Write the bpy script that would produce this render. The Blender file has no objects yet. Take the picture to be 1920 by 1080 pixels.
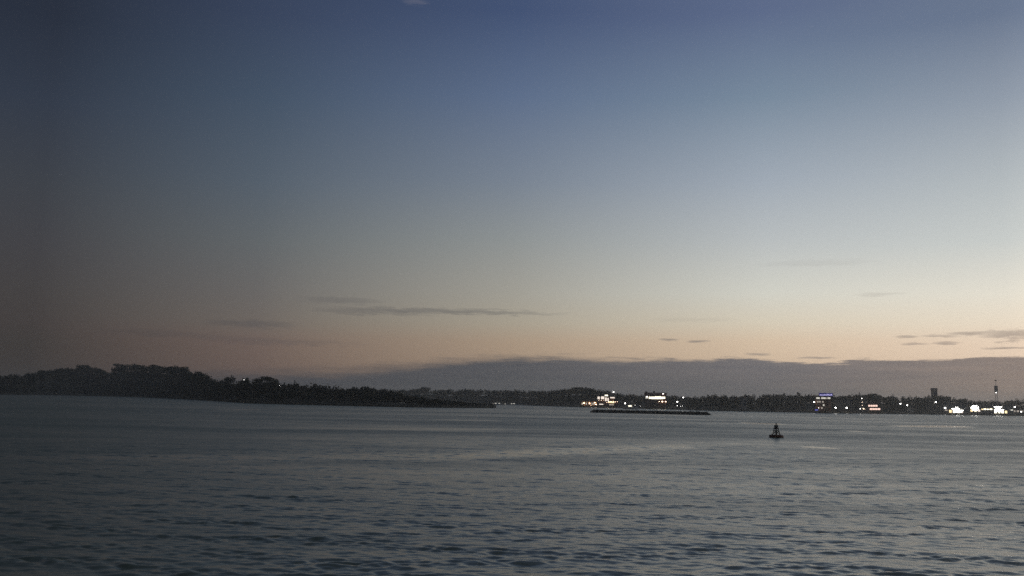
import bpy, bmesh, math, random
import numpy as np
from mathutils import Matrix, Vector
random.seed(7); rng = np.random.default_rng(7)
S = bpy.context.scene
C = S.collection

# ------------------------------------------------------------------ camera
FPX = 1663.0                                   # focal length in photo pixels (1920 wide)
CAM = Vector((0.0, 0.0, 6.5))
PITCH, ROLL = math.atan(0.1272), math.atan(0.020)
F_ = Vector((0, math.cos(PITCH), math.sin(PITCH)))
U0 = Vector((0, -math.sin(PITCH), math.cos(PITCH)))
R0 = Vector((1, 0, 0))
R_ = R0 * math.cos(ROLL) + U0 * math.sin(ROLL)
U_ = U0 * math.cos(ROLL) - R0 * math.sin(ROLL)
cd = bpy.data.cameras.new('camera'); cam = bpy.data.objects.new('camera', cd); C.objects.link(cam)
cd.sensor_width = 36; cd.lens = 36 * FPX / 1920; cd.clip_start = 0.5; cd.clip_end = 30000
m = Matrix((R_, U_, -F_)).transposed().to_4x4(); m.translation = CAM
cam.matrix_world = m
S.camera = cam

def ray(px, py):                               # direction through a photo pixel
    return F_ + R_ * ((px - 960) / FPX) - U_ * ((py - 540) / FPX)
def azel(px, py):
    d = ray(px, py).normalized()
    return math.atan2(d.x, d.y), math.asin(d.z)
def ground(px, py, z=0.0):                     # point of the water plane under a pixel
    d = ray(px, py); return CAM + d * ((z - CAM.z) / d.z)
def hor(px):                                   # photo row of the horizon in a column
    lo, hi = 400, 1100
    for _ in range(40):
        mid = (lo + hi) / 2
        if ray(px, mid).z > 0: lo = mid
        else: hi = mid
    return lo
def at_dist(px, py, D):                        # point on a pixel's ray at horizontal distance D
    d = ray(px, py); k = D / math.hypot(d.x, d.y); return CAM + d * k

# ------------------------------------------------------------------ world, sun, exposure
def lin(c):
    return tuple(((v / 255 / 12.92) if v / 255 <= 0.04045 else ((v / 255 + 0.055) / 1.055) ** 2.4) for v in c)

SUN_AZ = math.radians(47)                      # the afterglow is strongest beyond the right edge of the view
W = bpy.data.worlds.new('World'); S.world = W; W.use_nodes = True
wn, wl = W.node_tree.nodes, W.node_tree.links
wn.clear()
def N(t, **kw):
    n = wn.new(t)
    for k, v in kw.items(): setattr(n, k, v)
    return n
def wlink(a, b): wl.new(a, b)
def M(op, a, b=None, c=None, clamp=False):
    n = N('ShaderNodeMath', operation=op); n.use_clamp = clamp
    for i, v in enumerate((a, b, c)):
        if v is None: continue
        if isinstance(v, (int, float)): n.inputs[i].default_value = v
        else: wlink(v, n.inputs[i])
    return n.outputs[0]
tc = N('ShaderNodeTexCoord'); sep = N('ShaderNodeSeparateXYZ'); wlink(tc.outputs['Generated'], sep.inputs[0])
dx, dy, dz = sep.outputs
EL = M('ARCSINE', dz)                                             # elevation in radians
AZ = M('ARCTAN2', dx, dy)                                         # azimuth, 0 ahead, + right
sunx, suny = math.sin(SUN_AZ), math.cos(SUN_AZ)
hl = M('SQRT', M('ADD', M('MULTIPLY', dx, dx), M('MULTIPLY', dy, dy)))
cosd = M('DIVIDE', M('ADD', M('MULTIPLY', dx, sunx), M('MULTIPLY', dy, suny)), M('MAXIMUM', hl, 1e-4))
DELTA = M('ARCCOSINE', M('MINIMUM', M('MAXIMUM', cosd, -1.0), 1.0))  # azimuth away from the set sun
# sky colours of the twilight arch: away from the set sun, by elevation
EMAX = math.radians(60)
rows = [20, 180, 340, 450, 550, 605, 640, 700, 735]
sky = {
    60:   [(40, 47, 61), (50, 58, 72), (61, 65, 72), (66, 66, 70), (68, 65, 65), (67, 62, 61), (63, 59, 57), (56, 55, 56), (52, 51, 52)],
    480:  [(56, 68, 92), (68, 83, 102), (85, 96, 108), (98, 103, 106), (107, 104, 102), (112, 104, 98), (114, 98, 91), (72, 73, 79), (65, 67, 72)],
    960:  [(66, 82, 115), (93, 110, 138), (121, 132, 146), (144, 149, 149), (164, 161, 151), (172, 163, 146), (176, 155, 133), (85, 87, 92), (79, 82, 86)],
    1440: [(92, 106, 137), (120, 138, 157), (162, 172, 183), (188, 193, 194), (215, 214, 203), (222, 211, 190), (224, 201, 174), (119, 116, 118), (105, 104, 106)],
    1890: [(104, 118, 142), (144, 155, 169), (182, 189, 192), (204, 208, 205), (236, 230, 215), (243, 228, 206), (245, 221, 196), (148, 134, 126), (150, 135, 124)],
}
zen = {60: (40, 46, 56), 480: (56, 65, 78), 960: (76, 84, 96), 1440: (92, 99, 110), 1890: (100, 106, 114)}
cols = []
for px in sorted(sky):
    # the cloud bank is added on top; the clear sky under it keeps the colour just above
    st = []
    for r, cxyz in zip(rows, sky[px]):
        st.append((azel(px, r)[1], cxyz))
    st.append((math.radians(50), zen[px]))
    st.sort()
    az = azel(px, 600)[0]
    rp = N('ShaderNodeValToRGB'); cr = rp.color_ramp; cr.interpolation = 'LINEAR'
    clear = [(e, c_) for e, c_ in st if e > azel(px, 660)[1]]
    clear = [(0.0, tuple(v * f for v, f in zip(clear[0][1], (1.0, .96, .93))))] + clear
    while len(cr.elements) < len(clear): cr.elements.new(0.5)
    for e_, (e, c_) in zip(cr.elements, clear):
        e_.position = max(0, e / EMAX); e_.color = (*lin(c_), 1)
    wlink(M('DIVIDE', EL, EMAX, clamp=True), rp.inputs[0])
    rb = N('ShaderNodeValToRGB'); cb = rb.color_ramp; cb.interpolation = 'LINEAR'
    bank = [(e, c_) for e, c_ in st if e <= azel(px, 660)[1]]
    bank = [(azel(px, 735)[1], sky[px][8]), (azel(px, 690)[1], sky[px][7])]
    while len(cb.elements) < len(bank): cb.elements.new(0.5)
    for e_, (e, c_) in zip(cb.elements, bank):
        e_.position = max(0, e / EMAX); e_.color = (*lin(c_), 1)
    wlink(M('DIVIDE', EL, EMAX, clamp=True), rb.inputs[0])
    cols.append((abs(SUN_AZ - az), rp.outputs[0], rb.outputs[0]))
bright = []                                                       # out-of-view glow towards the set sun, boosted to brighten the water
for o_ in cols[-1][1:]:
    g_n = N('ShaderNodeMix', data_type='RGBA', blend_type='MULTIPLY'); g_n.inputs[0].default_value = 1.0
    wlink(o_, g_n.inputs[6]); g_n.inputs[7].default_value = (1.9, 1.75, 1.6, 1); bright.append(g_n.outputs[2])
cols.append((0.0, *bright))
cols.sort(key=lambda t: -t[0])                                    # from far away of the sun towards it
def mixc(fac, a, b):
    n = N('ShaderNodeMix', data_type='RGBA', clamp_factor=True)
    if isinstance(fac, (int, float)): n.inputs[0].default_value = fac
    else: wlink(fac, n.inputs[0])
    for i, v in ((6, a), (7, b)):
        if isinstance(v, tuple): n.inputs[i].default_value = v
        else: wlink(v, n.inputs[i])
    return n.outputs[2]
clear_c, bank_c = cols[0][1], cols[0][2]
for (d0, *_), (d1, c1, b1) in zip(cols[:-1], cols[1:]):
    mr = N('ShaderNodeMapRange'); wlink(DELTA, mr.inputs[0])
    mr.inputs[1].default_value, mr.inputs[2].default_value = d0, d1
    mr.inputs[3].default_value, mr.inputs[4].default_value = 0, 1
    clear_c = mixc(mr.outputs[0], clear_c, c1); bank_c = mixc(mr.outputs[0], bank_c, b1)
# cloud bank along the horizon: ragged top edge near 3 degrees
def skynoise(sa, se, scale, detail=4, rough=0.55, off=0.0):
    cmb = N('ShaderNodeCombineXYZ')
    wlink(M('MULTIPLY', AZ, sa), cmb.inputs[0]); wlink(M('MULTIPLY', EL, se), cmb.inputs[1]); cmb.inputs[2].default_value = off
    t = N('ShaderNodeTexNoise'); t.inputs['Scale'].default_value = scale
    t.inputs['Detail'].default_value = detail; t.inputs['Roughness'].default_value = rough
    wlink(cmb.outputs[0], t.inputs['Vector']); return t.outputs[0]
n1 = skynoise(1.0, 3.0, 7.0, 5, 0.6, 1.3)
n2 = skynoise(1.0, 11.0, 24.0, 6, 0.68, 4.1)
# top edge against azimuth: lower and softer on the left
edge_px = [(-400, 700), (300, 690), (560, 684), (760, 672), (860, 666), (1000, 661), (1150, 667), (1380, 668), (1480, 676), (1640, 674), (1800, 668), (1920, 664), (2300, 655)]
fc = N('ShaderNodeFloatCurve')
A0, A1 = azel(-400, 660)[0], azel(2300, 660)[0]
cv = fc.mapping.curves[0]; fc.mapping.use_clip = False
pts = [((azel(p, q)[0] - A0) / (A1 - A0), azel(p, q)[1] / math.radians(8)) for p, q in edge_px]
cv.points[0].location = pts[0]; cv.points[1].location = pts[-1]
for q in pts[1:-1]: cv.points.new(*q)
fc.mapping.update()
wlink(M('DIVIDE', M('SUBTRACT', AZ, A0), A1 - A0, clamp=True), fc.inputs['Value'])
edge = M('MULTIPLY', fc.outputs[0], math.radians(8))
edge = M('ADD', edge, M('MULTIPLY', M('SUBTRACT', n1, 0.5), math.radians(0.8)))
edge = M('ADD', edge, M('MULTIPLY', M('SUBTRACT', n2, 0.5), math.radians(1.0)))
soft = N('ShaderNodeMapRange'); wlink(DELTA, soft.inputs[0])       # softer edge away from the glow
soft.inputs[1].default_value, soft.inputs[2].default_value = math.radians(30), math.radians(62)
soft.inputs[3].default_value, soft.inputs[4].default_value = math.radians(0.22), math.radians(1.3)
bank = M('DIVIDE', M('SUBTRACT', edge, EL), soft.outputs[0], clamp=True)
sm = N('ShaderNodeMapRange', interpolation_type='SMOOTHSTEP'); wlink(bank, sm.inputs[0]); bank = sm.outputs[0]
# thin streaks of cloud floating above the bank: (photo x, y, half length, half thickness, opacity)
streaks = [(700, 585, 130, 7, .34), (850, 584, 230, 6.5, .46), (470, 607, 90, 9, .38), (640, 563, 90, 8, .26), (520, 640, 170, 8, .24), (300, 625, 120, 8, .22),
           (1254, 637, 21, 3.0, .62), (1310, 640, 25, 2.8, .62), (1650, 552, 46, 4, .20), (1900, 627, 56, 12, .62), (1815, 625, 36, 4, .6),
           (1760, 630, 32, 3, .5), (1700, 631, 22, 2.8, .55), (1716, 645, 26, 2.8, .55), (1775, 643, 28, 2.8, .55),
           (1890, 653, 44, 2.4, .7), (1420, 664, 26, 3, .5), (1530, 671, 40, 2.4, .6), (1530, 494, 120, 7, .10), (1300, 600, 90, 5, .10),
           (150, 120, 110, 16, .0), (780, 4, 30, 7, -.22)]
stn = skynoise(1.0, 7.0, 38.0, 6, 0.7, 9.0)
clear2 = clear_c
for (px, py, hw, hh, op) in streaks:
    if op == 0: continue
    a, e = azel(px, py)
    u = M('DIVIDE', M('SUBTRACT', AZ, a), hw / FPX); v = M('DIVIDE', M('SUBTRACT', EL, e), hh / FPX)
    v = M('ADD', v, M('MULTIPLY', M('SUBTRACT', stn, 0.5), 3.6))
    q = M('SUBTRACT', 1.0, M('ADD', M('MULTIPLY', u, u), M('MULTIPLY', v, v)), clamp=True)
    q = M('MULTIPLY', M('MULTIPLY', q, abs(op)), M('ADD', 0.4, M('MULTIPLY', stn, 1.2)), clamp=True)
    tgt = bank_c if op > 0 else (0.24, 0.23, 0.27, 1)
    clear2 = mixc(q, clear2, tgt)
lay = skynoise(1.0, 16.0, 9.0, 5, 0.6, 6.6)                        # faint layering inside the bank
lm = N('ShaderNodeMix', data_type='RGBA', blend_type='MULTIPLY'); lm.inputs[0].default_value = 1.0; wlink(bank_c, lm.inputs[6])
lr_ = N('ShaderNodeValToRGB'); wlink(lay, lr_.inputs[0]); lr_.color_ramp.elements[0].position = .3; lr_.color_ramp.elements[1].position = .7
lr_.color_ramp.elements[0].color = (.84, .86, .90, 1); lr_.color_ramp.elements[1].color = (1.10, 1.06, 1.03, 1); wlink(lr_.outputs[0], lm.inputs[7])
skyc = mixc(bank, clear2, lm.outputs[2])
nish = N('ShaderNodeTexSky', sky_type='NISHITA'); nish.sun_disc = False
nish.sun_elevation = math.radians(-4); nish.sun_rotation = SUN_AZ
b1 = N('ShaderNodeBackground'); b1.inputs[1].default_value = 1.0; wlink(skyc, b1.inputs[0])
b2 = N('ShaderNodeBackground'); b2.inputs[1].default_value = 0.05; wlink(nish.outputs[0], b2.inputs[0])
ad = N('ShaderNodeAddShader'); wlink(b1.outputs[0], ad.inputs[0]); wlink(b2.outputs[0], ad.inputs[1])
wo = N('ShaderNodeOutputWorld'); wlink(ad.outputs[0], wo.inputs[0])

sl = bpy.data.lights.new('sun', 'SUN'); sl.energy = 0.02; sl.angle = math.radians(12); sl.color = (1, .8, .62)
so = bpy.data.objects.new('sun', sl); C.objects.link(so)
so.rotation_euler = (math.radians(88), 0, -SUN_AZ + math.pi)       # afterglow direction, barely above the horizon
S.view_settings.view_transform = 'Standard'; S.view_settings.look = 'None'
S.view_settings.exposure = 0; S.view_settings.gamma = 1; S.view_settings.use_curve_mapping = False
cy = S.cycles
cy.use_denoising = False; cy.max_bounces = 4; cy.volume_bounces = 1; cy.sample_clamp_indirect = 1.0
cy.caustics_reflective = False; cy.caustics_refractive = False

# ------------------------------------------------------------------ materials
def mat(name, col, rough=0.8, noise=None, metal=0.0, emis=None, estr=0.0, bump=0.0):
    """principled material; noise = (scale, amount, detail) varies the colour in object space"""
    mt = bpy.data.materials.new(name); mt.use_nodes = True
    nt = mt.node_tree; b = nt.nodes['Principled BSDF']
    b.inputs['Base Color'].default_value = (*col, 1); b.inputs['Roughness'].default_value = rough
    b.inputs['Metallic'].default_value = metal
    if rough >= 0.8: b.inputs['Specular IOR Level'].default_value = 0.1
    if noise:
        g = nt.nodes.new('ShaderNodeNewGeometry'); t = nt.nodes.new('ShaderNodeTexNoise')
        t.inputs['Scale'].default_value = noise[0]; t.inputs['Detail'].default_value = 5
        nt.links.new(g.outputs['Position'], t.inputs['Vector'])
        mx = nt.nodes.new('ShaderNodeMix'); mx.data_type = 'RGBA'
        k = noise[1]
        mx.inputs[6].default_value = (*[v * (1 - k) for v in col], 1)
        mx.inputs[7].default_value = (*[min(1, v * (1 + k)) for v in col], 1)
        nt.links.new(t.outputs[0], mx.inputs[0]); nt.links.new(mx.outputs[2], b.inputs['Base Color'])
        if bump:
            bp = nt.nodes.new('ShaderNodeBump'); bp.inputs['Distance'].default_value = bump
            nt.links.new(t.outputs[0], bp.inputs['Height']); nt.links.new(bp.outputs[0], b.inputs['Normal'])
    if emis:
        b.inputs['Emission Color'].default_value = (*emis, 1); b.inputs['Emission Strength'].default_value = estr
        if estr < 3: mt.cycles.emission_sampling = 'NONE'
    return mt
def lamp_mat(name, col, s): return mat(name, (0.8, 0.8, 0.78), 0.4, emis=col, estr=s)

MT = {
    'earth': mat('earth', (0.06, 0.055, 0.04), 0.95, (0.08, 0.5), bump=0.3),
    'rock': mat('rock', (0.09, 0.085, 0.075), 0.9, (0.9, 0.5), bump=0.2),
    'leaf': mat('leaf', (0.034, 0.042, 0.024), 0.8, (0.12, 0.55)),
    'leaf2': mat('leaf_pine', (0.035, 0.05, 0.032), 0.8, (0.15, 0.5)),
    'bark': mat('bark', (0.06, 0.05, 0.04), 0.9, (2.0, 0.4)),
    'brick': mat('brick', (0.26, 0.13, 0.085), 0.9, (1.5, 0.3)),
    'brickdark': mat('brick_dark', (0.15, 0.085, 0.07), 0.9, (1.5, 0.3)),
    'towerbrick': mat('hazed_brick', (0.60, 0.46, 0.41), 0.9, (1.2, 0.25)),  # tower brick made paler in its colour, standing in for haze
    'stucco': mat('ochre_render', (0.46, 0.27, 0.15), 0.9, (0.8, 0.15)),
    'slate': mat('slate', (0.06, 0.055, 0.055), 0.8, (1.2, 0.3)),
    'redroof': mat('red_roof', (0.17, 0.07, 0.055), 0.8, (1.0, 0.3)),
    'concrete': mat('concrete', (0.26, 0.25, 0.24), 0.9, (0.6, 0.25)),
    'pale': mat('pale_paint', (0.55, 0.54, 0.52), 0.7, (0.8, 0.12)),
    'steel': mat('galvanised_steel', (0.30, 0.31, 0.32), 0.5, (2.0, 0.2), metal=0.7),
    'darksteel': mat('dark_steel', (0.06, 0.065, 0.07), 0.55, (3.0, 0.3), metal=0.3),
    'timber': mat('dark_timber', (0.09, 0.07, 0.05), 0.9, (1.0, 0.35)),
    'rust': mat('rusty_orange_paint', (0.30, 0.085, 0.03), 0.6, (2.2, 0.5)),
    'weed': mat('weed_stain', (0.03, 0.028, 0.015), 0.7, (3.0, 0.4)),
    'whitegel': mat('white_gelcoat', (0.72, 0.72, 0.72), 0.35, (0.7, 0.08)),
    'dglass': mat('dark_glass', (0.03, 0.035, 0.04), 0.1),
    'bluepanel': mat('blue_sign_panel', (0.02, 0.02, 0.16), 0.5, emis=(0.05, 0.05, 0.55), estr=0.16),
    'bluelet': lamp_mat('violet_white_letters', (0.62, 0.58, 1.0), 1.1),
    'bluelit': lamp_mat('blue_light', (0.25, 0.25, 1.0), 0.55),
    'lampW': lamp_mat('lamp_white', (1.0, 0.96, 0.9), 13),
    'lampWW': lamp_mat('lamp_warm_white', (1.0, 0.76, 0.54), 14),
    'lampS': lamp_mat('lamp_small', (1.0, 0.97, 0.92), 9),
    'flood': lamp_mat('floodlight', (1.0, 0.97, 0.88), 14),
    'winW': lamp_mat('window_lit_white', (1.0, 0.86, 0.74), 1.25),
    'winY': lamp_mat('window_lit_yellow', (1.0, 0.76, 0.42), 1.7),
    'winB': lamp_mat('window_lit_bright', (1.0, 0.92, 0.70), 2.6),
    'winD': lamp_mat('window_lit_dim', (1.0, 0.86, 0.72), 0.45),
    'winP': lamp_mat('window_lit_pink', (1.0, 0.68, 0.56), 1.5),
    'winG': lamp_mat('window_lit_grey', (1.0, 0.95, 0.82), 0.75),
}

# water: dark body, reflective, wind ripples with smoother slicks
wm = bpy.data.materials.new('harbour_water'); wm.use_nodes = True; MT['water'] = wm
nt = wm.node_tree; pb = nt.nodes['Principled BSDF']
def wN(t, **kw):
    n = nt.nodes.new(t)
    for k, v in kw.items(): setattr(n, k, v)
    return n
def wM(op, a, b=None, clamp=False):
    n = wN('ShaderNodeMath', operation=op); n.use_clamp = clamp
    for i, v in enumerate((a, b)):
        if v is None: continue
        if isinstance(v, (int, float)): n.inputs[i].default_value = v
        else: nt.links.new(v, n.inputs[i])
    return n.outputs[0]
pb.inputs['Base Color'].default_value = (0.205, 0.240, 0.190, 1)
pb.inputs['IOR'].default_value = 1.333
pb.inputs['Roughness'].default_value = 0.2
geo = wN('ShaderNodeNewGeometry')
def wnoise(sx, sy, detail, rough, off=0):
    mp = wN('ShaderNodeMapping'); mp.inputs['Scale'].default_value = (sx, sy, 1); mp.inputs['Location'].default_value = (off, off * .7, off)
    nt.links.new(geo.outputs['Position'], mp.inputs[0])
    t = wN('ShaderNodeTexNoise'); t.inputs['Scale'].default_value = 1; t.inputs['Detail'].default_value = detail; t.inputs['Roughness'].default_value = rough
    nt.links.new(mp.outputs[0], t.inputs['Vector']); return t.outputs[0]
rip = wnoise(1.8, 3.0, 4, 0.62)                 # capillary ripples, crests lying across the view
chop = wnoise(0.28, 0.55, 3, 0.55, 3.1)        # wind chop, metres long
hgt = wM('ADD', wM('MULTIPLY', rip, 0.040), wM('MULTIPLY', chop, 0.06))
gust = wnoise(1 / 170, 1 / 38, 4, 0.6, 8.2)    # gusts and slicks
mr = wN('ShaderNodeMapRange'); nt.links.new(gust, mr.inputs[0])
mr.inputs[1].default_value, mr.inputs[2].default_value, mr.inputs[3].default_value, mr.inputs[4].default_value = .35, .62, 1.0, .62
slick = mr.outputs[0]
sp = wN('ShaderNodeSeparateXYZ'); nt.links.new(geo.outputs['Position'], sp.inputs[0])
wob = wnoise(1 / 60, 1 / 60, 3, 0.5, 2.0)
for (px0, py0, px1, py1, hy, k) in [(-200, 858, 1000, 853, 9, .42), (760, 858, 1330, 836, 11, .5), (300, 800, 1000, 806, 9, .3), (1330, 830, 1560, 829, 8, .18), (1385, 793, 1468, 795, 6, .95),
                                    (1665, 799, 1830, 800, 6, .8), (1580, 808, 1625, 809, 5, .5), (1500, 838, 1580, 841, 4, .6), (800, 787, 950, 789, 6, .4),
                                    (400, 768, 500, 769, 8, .5), (1120, 772, 1330, 781, 10, .35)]:
    a, b = ground(px0, py0), ground(px1, py1)
    cx, cyy, hx = (a.x + b.x) / 2, (a.y + b.y) / 2, abs(b.x - a.x) / 2
    sl_ = (b.y - a.y) / (b.x - a.x)
    hy = max(hy, 0.0) * (1 if cyy < 150 else cyy / 150)
    u = wM('DIVIDE', wM('SUBTRACT', sp.outputs[0], cx), hx)
    yy = wM('SUBTRACT', wM('SUBTRACT', sp.outputs[1], cyy), wM('MULTIPLY', wM('SUBTRACT', sp.outputs[0], cx), sl_))
    v = wM('ADD', wM('DIVIDE', yy, hy), wM('MULTIPLY', wM('SUBTRACT', wob, .5), 2.0))
    u2 = wM('POWER', wM('ABSOLUTE', u), 4.0)
    q = wM('SUBTRACT', 1.0, wM('ADD', u2, wM('MULTIPLY', v, v)), clamp=True)
    slick = wM('MULTIPLY', slick, wM('SUBTRACT', 1.0, wM('MULTIPLY', q, k)))
cat = wM('ADD', wM('MULTIPLY', wnoise(1 / 16, 1 / 7, 5, .68, 5.3), .55), wM('MULTIPLY', wnoise(1 / 2.6, 1 / 1.6, 4, .65, 1.7), .45))   # cat's paws: ruffled and smoother streaks
mc = wN('ShaderNodeMapRange'); nt.links.new(cat, mc.inputs[0])
mc.inputs[1].default_value, mc.inputs[2].default_value, mc.inputs[3].default_value, mc.inputs[4].default_value = .34, .66, .07, .26
ua = wN('ShaderNodeAttribute', attribute_name='unresolved')
rgh = wM('ADD', wM('ADD', mc.outputs[0], -.03), wM('MULTIPLY', ua.outputs['Fac'], .24))
nt.links.new(wM('ADD', wM('MULTIPLY', slick, rgh), 0.05), pb.inputs['Roughness'])     # slicks are smoother
bp = wN('ShaderNodeBump'); bp.inputs['Distance'].default_value = 1.0
nt.links.new(hgt, bp.inputs['Height']); nt.links.new(slick, bp.inputs['Strength'])
nt.links.new(bp.outputs[0], pb.inputs['Normal'])

# ------------------------------------------------------------------ object helpers
def mesh_obj(name, verts, faces, material, parent=None, smooth=False):
    me = bpy.data.meshes.new(name); me.from_pydata([tuple(v) for v in verts], [], faces); me.update()
    if material: me.materials.append(MT[material] if isinstance(material, str) else material)
    if smooth: me.polygons.foreach_set('use_smooth', [True] * len(me.polygons))
    o = bpy.data.objects.new(name, me); C.objects.link(o)
    if parent: o.parent = parent
    return o
def np_obj(name, V, Fq, material, parent=None, smooth=False):      # fast path for big quad meshes
    me = bpy.data.meshes.new(name); V = np.asarray(V, np.float32); Fq = np.asarray(Fq, np.int32)
    me.vertices.add(len(V)); me.vertices.foreach_set('co', V.ravel())
    k = Fq.shape[1]
    me.loops.add(Fq.size); me.loops.foreach_set('vertex_index', Fq.ravel())
    me.polygons.add(len(Fq)); me.polygons.foreach_set('loop_start', np.arange(0, Fq.size, k, dtype=np.int32))
    me.polygons.foreach_set('loop_total', np.full(len(Fq), k, np.int32))
    if smooth: me.polygons.foreach_set('use_smooth', np.ones(len(Fq), bool))
    me.update(calc_edges=True); me.validate()
    me.materials.append(MT[material])
    o = bpy.data.objects.new(name, me); C.objects.link(o)
    if parent: o.parent = parent
    return o
def tag(o, label=None, cat=None, group=None, kind=None):
    for k, v in (('label', label), ('category', cat), ('group', group), ('kind', kind)):
        if v: o[k] = v
    return o
def empty(name, loc, rz=0.0):
    o = bpy.data.objects.new(name, None); C.objects.link(o); o.location = loc; o.rotation_euler = (0, 0, rz)
    o.empty_display_size = 0.5
    return o
BOXF = [(0, 1, 2, 3), (7, 6, 5, 4), (0, 4, 5, 1), (1, 5, 6, 2), (2, 6, 7, 3), (3, 7, 4, 0)]
def boxv(x0, x1, y0, y1, z0, z1):
    return [(x0, y0, z0), (x0, y1, z0), (x1, y1, z0), (x1, y0, z0), (x0, y0, z1), (x0, y1, z1), (x1, y1, z1), (x1, y0, z1)]
class MB:
    def __init__(s): s.v, s.f = [], []
    def add(s, v, f):
        b = len(s.v); s.v += [tuple(p) for p in v]; s.f += [tuple(i + b for i in q) for q in f]; return s
    def box(s, *a): return s.add(boxv(*a), BOXF)
    def tube(s, p0, p1, r0, r1, n=8, cap=True):
        p0, p1 = Vector(p0), Vector(p1); d = (p1 - p0).normalized()
        a = d.orthogonal().normalized(); b = d.cross(a); v = []
        for p, r in ((p0, r0), (p1, r1)):
            for i in range(n):
                t = 2 * math.pi * i / n; v.append(p + (a * math.cos(t) + b * math.sin(t)) * r)
        f = [(i, (i + 1) % n, n + (i + 1) % n, n + i) for i in range(n)]
        if cap: f += [tuple(range(n - 1, -1, -1)), tuple(range(n, 2 * n))]
        return s.add(v, f)
    def lathe(s, prof, n=20, c=(0, 0, 0)):
        v = []
        for r, z in prof:
            for i in range(n):
                t = 2 * math.pi * i / n; v.append((c[0] + r * math.cos(t), c[1] + r * math.sin(t), c[2] + z))
        f = []
        for k in range(len(prof) - 1):
            for i in range(n):
                f.append((k * n + i, k * n + (i + 1) % n, (k + 1) * n + (i + 1) % n, (k + 1) * n + i))
        f += [tuple(range(n - 1, -1, -1)), tuple(range((len(prof) - 1) * n, len(prof) * n))]
        return s.add(v, f)
    def ball(s, c, r, n=10, k=6, sz=1.0):
        return s.lathe([(max(1e-3, r * math.sin(math.pi * i / k)), -r * sz * math.cos(math.pi * i / k)) for i in range(k + 1)], n, c)
    def build(s, name, material, parent=None, smooth=False): return mesh_obj(name, s.v, s.f, material, parent, smooth)

# ------------------------------------------------------------------ water
def make_water():
    az0 = math.radians(42)
    a_d = np.linspace(-az0, az0, 860)
    a_c = np.linspace(az0, 2 * math.pi - az0, 60)[1:-1]
    A = np.concatenate([a_d, a_c])
    r = [2.0, 8.0, 14.0, 20.0]
    while r[-1] < 300: r.append(r[-1] + max(0.075, 0.0027 * r[-1]))
    while r[-1] < 6200: r.append(r[-1] * 1.06)
    Rr = np.array(r); spacing = np.gradient(Rr)
    RR, AA = np.meshgrid(Rr, A, indexing='ij')
    X, Y = RR * np.sin(AA), RR * np.cos(AA); Z = np.zeros_like(X)
    SPC = np.maximum(spacing[:, None], RR * (2 * az0 / 860)) * np.ones_like(X)
    dens = np.clip((az0 - np.abs(np.where(AA > math.pi, AA - 2 * math.pi, AA))) / 0.06, 0, 1)
    g = np.random.default_rng(21)
    # patchy gusts modulate the amplitude
    mod = 1 + 0.35 * np.sin(X / 23 + 1.3 + 0.8 * np.sin(Y / 31)) * np.sin(Y / 17 + 0.5 * np.sin(X / 40))
    # short steep wavelets come in patches on a gentle longer chop
    patch = np.zeros_like(X)
    for i in range(14):
        th = g.uniform(-.9, .9); kk = 2 * math.pi / g.uniform(2.2, 9.0)
        patch += np.sin(kk * (math.sin(th) * .55 * X + math.cos(th) * Y) + g.random() * 6.283)
    patch = 0.5 + 0.8 * np.clip(patch / 5.0 + 0.25, 0, 1.5)
    Zl = np.zeros_like(X); var = np.zeros_like(X); var_all = 0.0
    for i in range(110):
        short = i < 74
        lam = 0.30 * (1.5 / 0.30) ** g.random() if short else 1.5 * (4.2 / 1.5) ** g.random()
        th = g.normal(0.10, 0.50 if short else 0.40)               # travel direction about the view axis
        kk = 2 * math.pi / lam; kx, ky = kk * math.sin(th), kk * math.cos(th)
        amp = (0.0200 if short else 0.005) / kk
        w = np.clip((lam / SPC - 2.2) / 1.6, 0, 1)
        sl2 = (amp * kk) ** 2; var += sl2 * w * w; var_all += sl2
        p = kx * X + ky * Y + g.random() * 6.283
        add = amp * w * (np.sin(p) + 0.22 * np.sin(2 * p + 1.57))
        if short: Z += add
        else: Zl += add
    Z = Z * patch + Zl
    Z *= mod * dens
    V = np.stack([X, Y, Z], -1).reshape(-1, 3)
    nr, na = X.shape
    i = np.arange(nr - 1)[:, None]; j = np.arange(na)[None, :]; j2 = (j + 1) % na
    Fq = np.stack([i * na + j, i * na + j2, (i + 1) * na + j2, (i + 1) * na + j], -1).reshape(-1, 4)[:, ::-1]
    V = np.vstack([V, [[0, 0, 0]]])
    o = np_obj('water', V, Fq, 'water', smooth=True)
    at = o.data.attributes.new('unresolved', 'FLOAT', 'POINT')       # share of wave slope too fine for the mesh here: becomes gloss spread
    at.data.foreach_set('value', np.append(1 - (var / var_all).ravel(), 1.0).astype(np.float32))
    return tag(o, 'grey green rippled harbour water reflecting the dusk sky', 'water', kind='structure')
make_water()

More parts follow.
